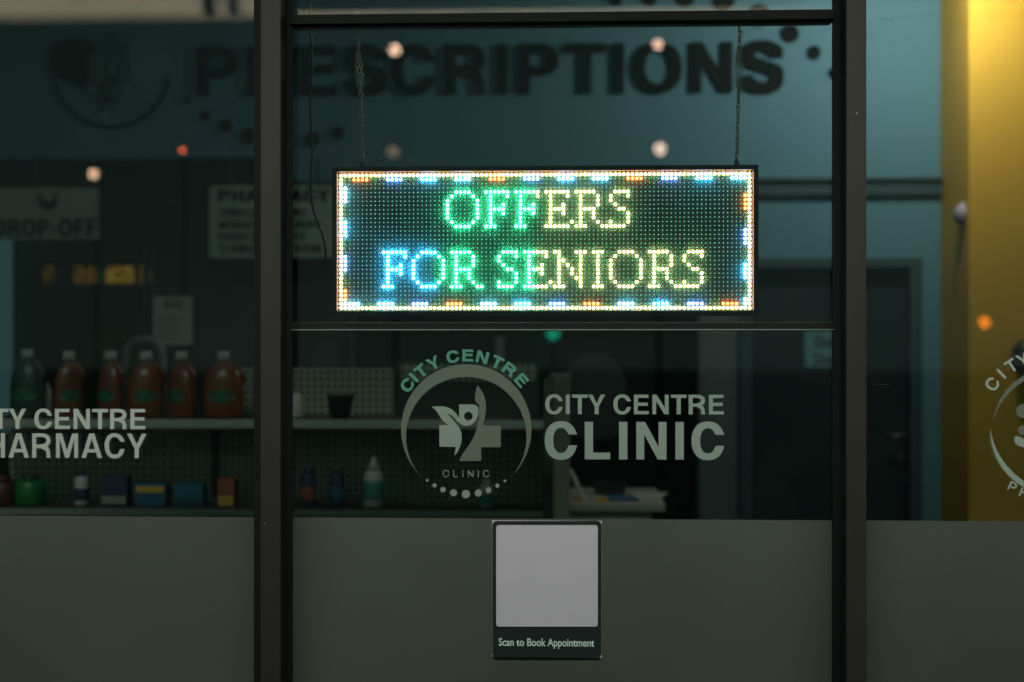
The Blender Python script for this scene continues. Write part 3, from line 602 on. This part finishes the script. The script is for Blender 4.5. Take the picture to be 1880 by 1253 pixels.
t2 = math.degrees(math.atan2(802.7 - 877, 81)); t2 = -42.5
i_ = [(856 + 110.5 * math.cos(t), 802.7 - 110.5 * math.sin(t)) for t in [math.radians(t2 + (180 - 2 * t2) * i / 90) for i in range(91)]]
obj("ring", fill([lp(o_ + i_[::-1], YV)], YV), M['vinylgrey'], lo)
fig = [(302, 490)] + spline([(340, 486), (400, 489), (445, 503), (482, 532), (514, 575)], 5) + [(514, 472), (606, 472)] + spline([(630, 474), (650, 484), (662, 508), (660, 545), (645, 590), (615, 622), (580, 635), (545, 632), (515, 612), (490, 590), (458, 560), (418, 538)], 5) + spline([(455, 575), (492, 620), (522, 668), (533, 712), (530, 760), (515, 810), (495, 845), (474, 865)], 5) + [(485, 830), (486, 797), (362, 797), (362, 630), (430, 630)] + spline([(395, 605), (370, 572), (345, 530), (325, 508)], 4)
hole = [(585 + 33 * math.cos(t), 562 + 33 * math.sin(t)) for t in [2 * PI * i / 28 for i in range(28)]]
obj("emblem_figure", fill([lp([ZP(*q) for q in fig], YV), lp([ZP(*q) for q in hole], YV)], YV), film("bright_etched_vinyl", (.46, .56, .50), .5), lo)
crs = spline([(655, 325), (690, 372), (712, 430), (720, 500), (710, 570), (695, 633)], 5) + [(833, 633), (833, 800), (683, 800), (683, 905), (515, 905)] + spline([(540, 852), (580, 797), (615, 740), (642, 680), (656, 620), (664, 560), (668, 475)], 5) + spline([(650, 462), (637, 440), (636, 400), (645, 355)], 4)
obj("emblem_cross", fill([lp([ZP(*q) for q in crs], YV)], YV), M['vinylgrey'], lo)
a, b_ = ZP(388, 976), ZP(745, 1030); lettering("CLINIC", bx(a[0], a[1], b_[0], b_[1]), YV, film("clinic_vinyl", (.34, .38, .33), .45), lo, s=.13, b=.12, gap=.42)
VD = film("dot_vinyl", (.44, .48, .42), .45)
for x, y, r in ((268, 1054, 10), (324, 1093, 16), (390, 1126, 21), (470, 1150, 27), (566, 1160, 32), (660, 1151, 27), (740, 1129, 21), (807, 1096, 16), (864, 1058, 10)):
    q = ZP(x, y); obj("dot", fill([lp([(q[0] + r / 4.178 * math.cos(t), q[1] + r / 4.178 * math.sin(t)) for t in [2 * PI * i / 28 for i in range(28)]], YV)], YV), VD, lo)
# partly visible pharmacy logo on right pane
lo2 = empty("window_logo", P(1925, 780, YV), "round pharmacy logo cut by the right edge of the photo, over yellow", "logo")
CX, CY = 1938, 790
arc_text("CITY", CX, CY, (-53.5, -43.5, -34, -24.5), 140, 23, 1.05, M['vinyl'], lo2, s=.17, b=.17)
arc_text("CENTRE", CX, CY, (-10, 0, 11, 22, 33, 44), 140, 23, 1.05, M['vinyl'], lo2, s=.17, b=.17)
def crescent(a0, a1, R0, thick, nm, m):
    o, i = [], []
    for t in range(41):
        f = t / 40; a = math.radians(a0 + (a1 - a0) * f); wd_ = thick * math.sin(PI * f)
        o.append((CX + R0 * math.cos(a), CY - R0 * math.sin(a))); i.append((CX + (R0 - wd_ - .2) * math.cos(a), CY - (R0 - wd_ - .2) * math.sin(a)))
    obj(nm, fill([lp(o + i[::-1], YV)], YV), m, lo2)
crescent(172, 62, 116, 9, "ring", M['vinylgrey']); crescent(178, 282, 120, 10, "ring", M['vinylteal'])
for q, r in (((1879, 755), 13), ((1878, 790), 9)): obj("emblem_dot", fill([lp([(q[0] + r * math.cos(t), q[1] + r * math.sin(t)) for t in [2 * PI * i / 24 for i in range(24)]], YV)], YV), M['vinylgrey'], lo2)
obj("emblem_leaf", fill([lp(spline([(1864, 802), (1880, 806), (1905, 826), (1888, 824), (1866, 816)], 5, True), YV)], YV), M['vinylteal'], lo2)
for ch, x, y, an in (("P", 1859, 894, 28), ("H", 1880, 905, 22), ("A", 1900, 913, 15)):
    cts, w_ = glyph(ch, .17, .15); C_ = P(x, y, YV); k = (YV + 3.3) / F * 17; a = math.radians(an)
    obj("letter", fill([[(C_.x + ((px - w_ / 2) * math.cos(a) + (pz - .5) * math.sin(a)) * k, C_.z + (-(px - w_ / 2) * math.sin(a) + (pz - .5) * math.cos(a)) * k) for px, pz in q] for q in cts], YV), M['vinyl'], lo2)

# booking sticker (the code itself is left out)
YQ = -.006
st = empty("booking_sticker", P(1004, 1080, YQ), "black rounded sticker with blank pale square and Scan to Book Appointment text", "sticker")
def rrect(x0, y0, x1, y1, r, n=8):
    o = []
    for cx, cy, a in ((x1 - r, y0 + r, -90), (x1 - r, y1 - r, 0), (x0 + r, y1 - r, 90), (x0 + r, y0 + r, 180)):
        o += [(cx + r * math.cos(math.radians(a + 90 * i / n)), cy + r * math.sin(math.radians(a + 90 * i / n))) for i in range(n + 1)]
    return o
obj("backing", fill([lp([(903.5, 955.5), (1105, 957), (1105, 1208.5), (903.5, 1206)], YQ + .002)], YQ + .002, .001), M['stickerwhite'], st)
obj("black_border", fill([lp(rrect(904, 957, 1104.5, 1207, 8), YQ)], YQ, .001), M['stickerblack'], st)
obj("blank_square", fill([lp(rrect(911, 964.5, 1097.5, 1151, 5), YQ - .0015)], YQ - .0015, .0008), M['stickerwhite'], st)
small_text("Scan to Book Appointment", bx(915.5, 1172.5, 1091, 1191.5, YQ - .0012), YQ - .0012, M['stickertext'], st, "sticker_text", .018)

# ------------------------------------------------------------------ LED sign
YL = .066                                     # face of the LED board
p00, p10, p01, p11 = P(626.6, 322.7, YL), P(1375.9, 319.7, YL), P(626.6, 565.7, YL), P(1375.9, 565.9, YL)
def led(c, r): return p00.x + (p10.x - p00.x) * c / 95, ((p00.z + p10.z) / 2) + (((p01.z + p11.z) - (p00.z + p10.z)) / 2) * r / 31
pit = (p10.x - p00.x) / 95
x0, z1 = led(0, 0); x1, z0 = led(95, 31)
sg = empty("led_sign", ((x0 + x1) / 2, YL, z0 - .03), "lit LED message sign reading OFFERS FOR SENIORS, hanging on two chains", "led sign")
m_ = .007; fr = .0115
X0, X1, Z0, Z1 = x0 - m_, x1 + m_, z0 - m_, z1 + m_
bm = B(X0 - fr, X1 + fr, YL - .022, YL + .05, Z1, Z1 + fr, bev=.0012); box(bm, X0 - fr, X1 + fr, YL - .022, YL + .05, Z0 - fr, Z0, bev=.0012)
box(bm, X0 - fr, X0, YL - .0215, YL + .05, Z0 + .0002, Z1 - .0002); box(bm, X1, X1 + fr, YL - .0215, YL + .05, Z0 + .0002, Z1 - .0002)
obj("housing", bm, M['black'], sg)
obj("led_face", B(X0 + .0003, X1 - .0003, YL, YL + .04, Z0 + .0003, Z1 - .0003), M['pcb'], sg)
obj("cover_sheet", fill([[(X0 + .0004, Z0 + .0004), (X1 - .0004, Z0 + .0004), (X1 - .0004, Z1 - .0004), (X0 + .0004, Z1 - .0004)]], YL - .0115), M['cover'], sg)  # sheet added to spread a soft greenish halo around the LEDs
CAPC = dict(L_warm='C_warm', L_border='C_warm', L_green='C_green', L_blue='L_white')
RIM = dict(L_warm='R_warm', L_border='R_warm')
SIDE = dict(L_warm=('S_green', 'S_green'), L_border=('S_orange', 'S_green'), L_green=('L_green',) * 2, L_blue=('L_blue',) * 2, L_red=('L_red',) * 2, L_violet=('L_violet',) * 2, L_white=('L_blue',) * 2, L_idle=('L_idle',) * 2)  # collars emit other colours to imitate the glow around each LED
def led_obj(name, cells, mats, r, label=None):
    """small domed lenses on short collars; the collar may leak another of the chip's colours sideways"""
    names = sorted({m for _, _, m in cells} | {q for _, _, m in cells for q in SIDE[m] + (CAPC.get(m, m), RIM.get(m, m))}); ix = {q: i for i, q in enumerate(names)}
    vs, fs, mi = [], [], []; n8 = 8; hc = r * .75
    for c, rr_, m in cells:
        X, Z = led(c, rr_); b0 = len(vs)
        for rad, dep in ((1, 0), (1, hc), (.72, hc + r * .6)):
            for i in range(n8):
                a = 2 * PI * i / n8; vs.append((X + r * rad * math.cos(a), YL - .0003 - dep, Z + r * rad * math.sin(a)))
        vs.append((X, YL - .0003 - hc - r * .85, Z))
        for i in range(n8):
            j = (i + 1) % n8; am = 2 * PI * (i + .5) / n8
            outw = (c == 0 and math.cos(am) < -.1) or (c == 95 and math.cos(am) > .1) or (rr_ == 0 and math.sin(am) > .1)
            fs.append((b0 + i, b0 + j, b0 + n8 + j, b0 + n8 + i)); mi.append(ix[SIDE[m][0 if outw else 1]])
            fs.append((b0 + n8 + i, b0 + n8 + j, b0 + 2 * n8 + j, b0 + 2 * n8 + i)); mi.append(ix[RIM.get(m, m)])
            fs.append((b0 + 2 * n8 + i, b0 + 2 * n8 + j, b0 + 3 * n8)); mi.append(ix[CAPC.get(m, m)])
    me = bpy.data.meshes.new("leds"); me.from_pydata(vs, [], fs)
    o = obj(name, me, [M[x] for x in names], sg)
    for p_, i in zip(o.data.polygons, mi): p_.material_index = i
    if label: o["label"] = label
    return o
GL = {
 'O': ["..####..", ".#....#.", "#......#", "#......#", "#......#", "#......#", "#......#", ".#....#.", "..####.."],
 'F': ["######", ".#...#", ".#....", ".#..#.", ".####.", ".#..#.", ".#....", ".#....", "###..."],
 'E': ["######.", ".#...#.", ".#.....", ".#..#..", ".####..", ".#..#..", ".#.....", ".#....#", "######."],
 'R': ["#####...", ".#...#..", ".#...#..", ".#...#..", ".####...", ".#..#...", ".#..#...", ".#...#..", "###...##"],
 'S': [".####", "#...#", "#....", ".#...", "..##.", "....#", "....#", "#...#", "####."],
 'N': ["##...###", ".#....#.", ".##...#.", ".#.#..#.", ".#..#.#.", ".#..#.#.", ".#...##.", ".#....#.", "###...#."],
 'I': ["###", ".#.", ".#.", ".#.", ".#.", ".#.", ".#.", ".#.", "###"],
}
lit = set()
def word(ch, c0, r0):
    cells = []
    for r, row in enumerate(GL[ch]):
        for c, v in enumerate(row):
            if v == '#':
                C_ = c0 + c; col = 'L_warm' if C_ >= 46 else ('L_blue' if r0 > 10 and C_ < 23 else 'L_green')
                cells.append((C_, r0 + r, col)); lit.add((C_, r0 + r))
    led_obj("led_letter", cells, None, .0034, f"lit letter {ch} of the dot matrix")
for ch, c0 in zip("OFFERS", (25, 34, 41, 48, 55, 63)): word(ch, c0, 4)
for ch, c0 in zip("FORSENIORS", (10, 17, 26, 37, 43, 50, 59, 63, 72, 80)): word(ch, c0, 18)
seq = ['L_red', 'L_violet', 'L_blue', 'L_white']
def seg(cells, m):
    cells = [q for q in cells if q not in lit]
    for q in cells: lit.add(q)
    led_obj("accent_light", [(c, r, m) for c, r in cells], None, .0034)
for i in range(12): seg([(3 + 8 * i + j, 1) for j in range(4)], seq[i % 4])
for i, r in enumerate((5, 13, 21, 29)): seg([(94, r + j) for j in range(4 if r < 29 else 2)], seq[i])
for i in range(12): seg([(89 - 8 * i + j, 30) for j in range(4)], seq[i % 4])
for i, r in enumerate((27, 19, 11, 3)): seg([(1, r + j) for j in range(4 if r != 27 else 3)], seq[i])
bc = [(c, r) for c in range(96) for r in (0, 31)] + [(c, r) for c in (0, 95) for r in range(1, 31)]
led_obj("border_light", [(c, r, 'L_border') for c, r in bc], None, .0034); lit |= set(bc)
led_obj("unlit_led", [(c, r, 'L_idle') for c in range(96) for r in range(32) if (c, r) not in lit], None, .0011)["kind"] = "stuff"  # unlit lenses emit faintly, standing in for light caught from their neighbours

# hanging eyes and chains
def chain(ptop, pbot, label):
    zt = P(1000, ptop[1], .04).z; a = P(ptop[0], ptop[1], YL + .012); b_ = P(pbot[0], pbot[1], YL + .012); a.y = b_.y = YL + .012
    r = empty("hanging_chain", a, label, "chain", "chains holding the led sign")
    for sgn, nm in ((-1, 0), (1, 1)):
        L = (a - b_).length; n_ = int(L / .0118); bm = bmesh.new()
        for i in range(n_):
            f = (i + .5) / n_; sw = sgn * (.0056 * math.sin(PI * min(1, f * 1.6)) + .0006) * (1 if f < .45 else max(.15, 1 - (f - .45) * 1.9)) * math.cos(7 * f * (1 + .15 * sgn))
            c_ = a.lerp(b_, f) + Vector((sw + random.uniform(-.0004, .0004), sgn * .0022, 0)); tw = (PI / 2 if i % 2 else 0) + random.uniform(-.35, .35) + .5
            pts = []
            for k in range(12):
                t = 2 * PI * k / 12; u = .0039 * math.cos(t); v = .0078 * math.sin(t) * (1 if abs(math.sin(t)) < .9 else .97)
                pts.append(c_ + Vector((u * math.cos(tw), u * math.sin(tw), v)))
            tube(bm, pts, .00115, 6, closed=True)
        obj("chain_strand", bm, M['steel'], r)
chain((657, 22), (665.5, 302), "left steel chain, hanging against the dark glass"); chain((1360, 20), (1352.5, 300), "right steel chain, hanging over the S of the wall lettering")
def eye(px):
    q = P(px, 303, YL + .012); zt = Z1 + fr
    bm = box(bmesh.new(), q.x - .0065, q.x + .0065, YL + .009, YL + .015, zt + .0002, zt + .005, bev=.0008)
    tube(bm, [(q.x + .0052 * math.cos(t), YL + .012, zt + .0085 + .0052 * math.sin(t)) for t in [2 * PI * i / 16 for i in range(16)]], .0017, 7, closed=True); obj("hanging_eye", bm, M['black'], sg)
eye(665.5); eye(1352.5)
for px, nm in ((657, "left"), (1360, "right")):
    q = P(px, 24, .06); bm = tube(bmesh.new(), [(q.x + .004 * math.cos(t), YL + .012, zb1 + .002 + .006 * math.sin(t)) for t in [2 * PI * i / 14 for i in range(14)]], .001, 6, closed=True)
    box(bm, q.x - .004, q.x + .004, .05, YL + .012, zb1 - .006, zb1 - .003); obj("chain_hook", bm, M['steel'], tb)
# cable
cpts = [(570, -60), (569, 30), (573, 120), (570, 200), (573, 280), (570, 345), (575, 385), (588, 420), (597, 455), (598, 500), (604, 530), (618, 545)]
cpts = spline(cpts, 5); obj("power_cable", tube(bmesh.new(), [tuple(P(a, b__, .09)) for a, b__ in cpts], .0028, 8), M['black'], label="thin black power cable curving down at the left of the lit sign", cat="cable")

# ------------------------------------------------------------------ lamp and added fill panel inside
q = Vector((1.58, 2.72, 3.34))
pl = empty("pendant_lamp", q, "globe lamp hanging just above the picture near the yellow wall", "lamp")
bm = bmesh.new(); bmesh.ops.create_uvsphere(bm, u_segments=24, v_segments=14, radius=.09); bm.transform(Matrix.Translation(q)); obj("globe", bm, emit("globe_glow", (1, .93, .82), 88), pl)
obj("cord", tube(bmesh.new(), [q + Vector((0, 0, .09)), q + Vector((0, 0, .278))], .006), M['black'], pl)
q = Vector((-1.4, 2.2, 3.5))  # unseen panel added as weak fill light for the shelves
p2 = empty("ceiling_panel", q, "dim ceiling panel over the shop shelves, above the picture", "lamp")
obj("diffuser", B(q.x - .4, q.x + .4, q.y - .4, q.y + .4, 3.595, 3.605), emit("panel_glow", (.75, 1, .82), .22), p2)
obj("panel_frame", B(q.x - .42, q.x + .42, q.y - .42, q.y + .42, 3.606, 3.6195), M['cap'], p2)

# ------------------------------------------------------------------ across the street: seen only as reflections in the glass
def MR(px, py, D): v = P(px, py, D); v.y = -D; return v
D = 9.0
cb = empty("canopy_beam", (0, -D, 0), "lit beige canopy beam across the street, reflected along the top of the glass", "canopy")
def mbox(px0, py0, px1, py1, D, dy): a = MR(px0, py0, D); b_ = MR(px1, py1, D); zz = MR((px0 + px1) / 2, py0, D).z, MR((px0 + px1) / 2, py1, D).z; return B(a.x, b_.x, -D - dy, -D, zz[1], zz[0])
obj("wide_fascia", mbox(-300, -90, 505, 26, D, .3), M['beige'], cb); obj("beam", mbox(505.5, 14, 2050, 25, D, .3), M['beige'], cb)
for a, b_ in ((372, 388), (420, 430)): obj("strut", mbox(a, -90, b_, 24, D - .15, .1), M['gasket'], cb)
for px in (-280, 2030): v = MR(px, 20, D); obj("support_post", B(v.x - .08, v.x + .08, -D - .2, -D - .05, -.004, v.z), M['gasket'], cb)
sp_ = bpy.data.lights.new("canopy_spot", 'AREA'); sp_.shape = 'RECTANGLE'; sp_.size = 9; sp_.size_y = .15; sp_.energy = 170; sp_.color = (1, .95, .80); sp_.spread = math.radians(100)
so = bpy.data.objects.new("canopy_spot", sp_); COL.objects.link(so); v = MR(700, 0, D); so.location = (v.x - 1, -D + 1.4, v.z - .9)
so.rotation_euler = (Vector((0, -1.4, .95))).to_track_quat('-Z', 'Y').to_euler()
def street_lamp(px, py, D, r, col, s, label):
    v = MR(px, py, D); o = empty("street_lamp", (v.x, v.y, 0), label, "street lamp", "lamps reflected in the glass")
    bm = bmesh.new(); bmesh.ops.create_uvsphere(bm, u_segments=16, v_segments=10, radius=r); bm.transform(Matrix.Translation(v)); obj("lamp_globe", bm, emit("lamp_glow", col, s), o)
    obj("lamp_hood", lathe(bmesh.new(), [(r * 1.1, r * 1.02), (r * .7, r * 1.5), (.03, r * 1.7)], v.x, v.y, 14, z0=v.z), M['gasket'], o)
    obj("pole", tube(bmesh.new(), [(v.x, v.y - r - .05, 0), (v.x, v.y - r - .05, v.z + r * 1.2), (v.x, v.y, v.z + r * 1.4)], .012), M['gasket'], o)
street_lamp(725, 92, 14, .065, (1, .62, .42), 16, "orange street lamp reflected upper left of the lit sign")
street_lamp(1208, 82, 14.5, .055, (1, .62, .45), 17, "orange street lamp reflected over the O of the wall lettering")
street_lamp(1212, 274, 13, .065, (1, .70, .55), 13, "pale orange lamp reflected just above the lit sign at right")
street_lamp(722, 279, 13.5, .07, (1, .75, .5), 1.6, "dim brown lamp reflected just above the lit sign at left")
street_lamp(171, 320, 12, .05, (1, .62, .38), 13, "orange lamp reflected above the DROP-OFF sign")
street_lamp(335, 276, 12.5, .025, (1, .16, .06), 18, "small red lamp reflected below the wall emblem")
street_lamp(1808, 592, 12.5, .06, (1, .22, .02), 12, "orange lamp reflected on the yellow wall")
street_lamp(1015, 613, 12.2, .07, (.02, .9, .5), 3, "green lamp reflected just below the rail")

fa = bpy.data.lights.new("canopy_strip_light", 'AREA'); fa.shape = 'RECTANGLE'; fa.size = 5; fa.size_y = .12; fa.energy = 24; fa.color = (.97, 1, .86); fa.spread = math.radians(64)  # light added above the pavement to brighten the film and lettering
fo = bpy.data.objects.new("canopy_strip_light", fa); COL.objects.link(fo); fo.location = (0, -1.25, 3.55)
fo.rotation_euler = Vector((0, 1.1, -2.0)).to_track_quat('-Z', 'Y').to_euler()
# ------------------------------------------------------------------ render settings
S.view_settings.view_transform = 'Standard'; S.view_settings.look = 'None'; S.view_settings.exposure = 0; S.view_settings.gamma = 1
cy = S.cycles; cy.use_denoising = True; cy.max_bounces = 8; cy.transparent_max_bounces = 24; cy.glossy_bounces = 4; cy.diffuse_bounces = 3
cy.sample_clamp_indirect = 4; cy.caustics_reflective = False; cy.caustics_refractive = False
try: cy.denoiser = 'OPENIMAGEDENOISE'; cy.denoising_input_passes = 'RGB_ALBEDO_NORMAL'
except Exception: pass
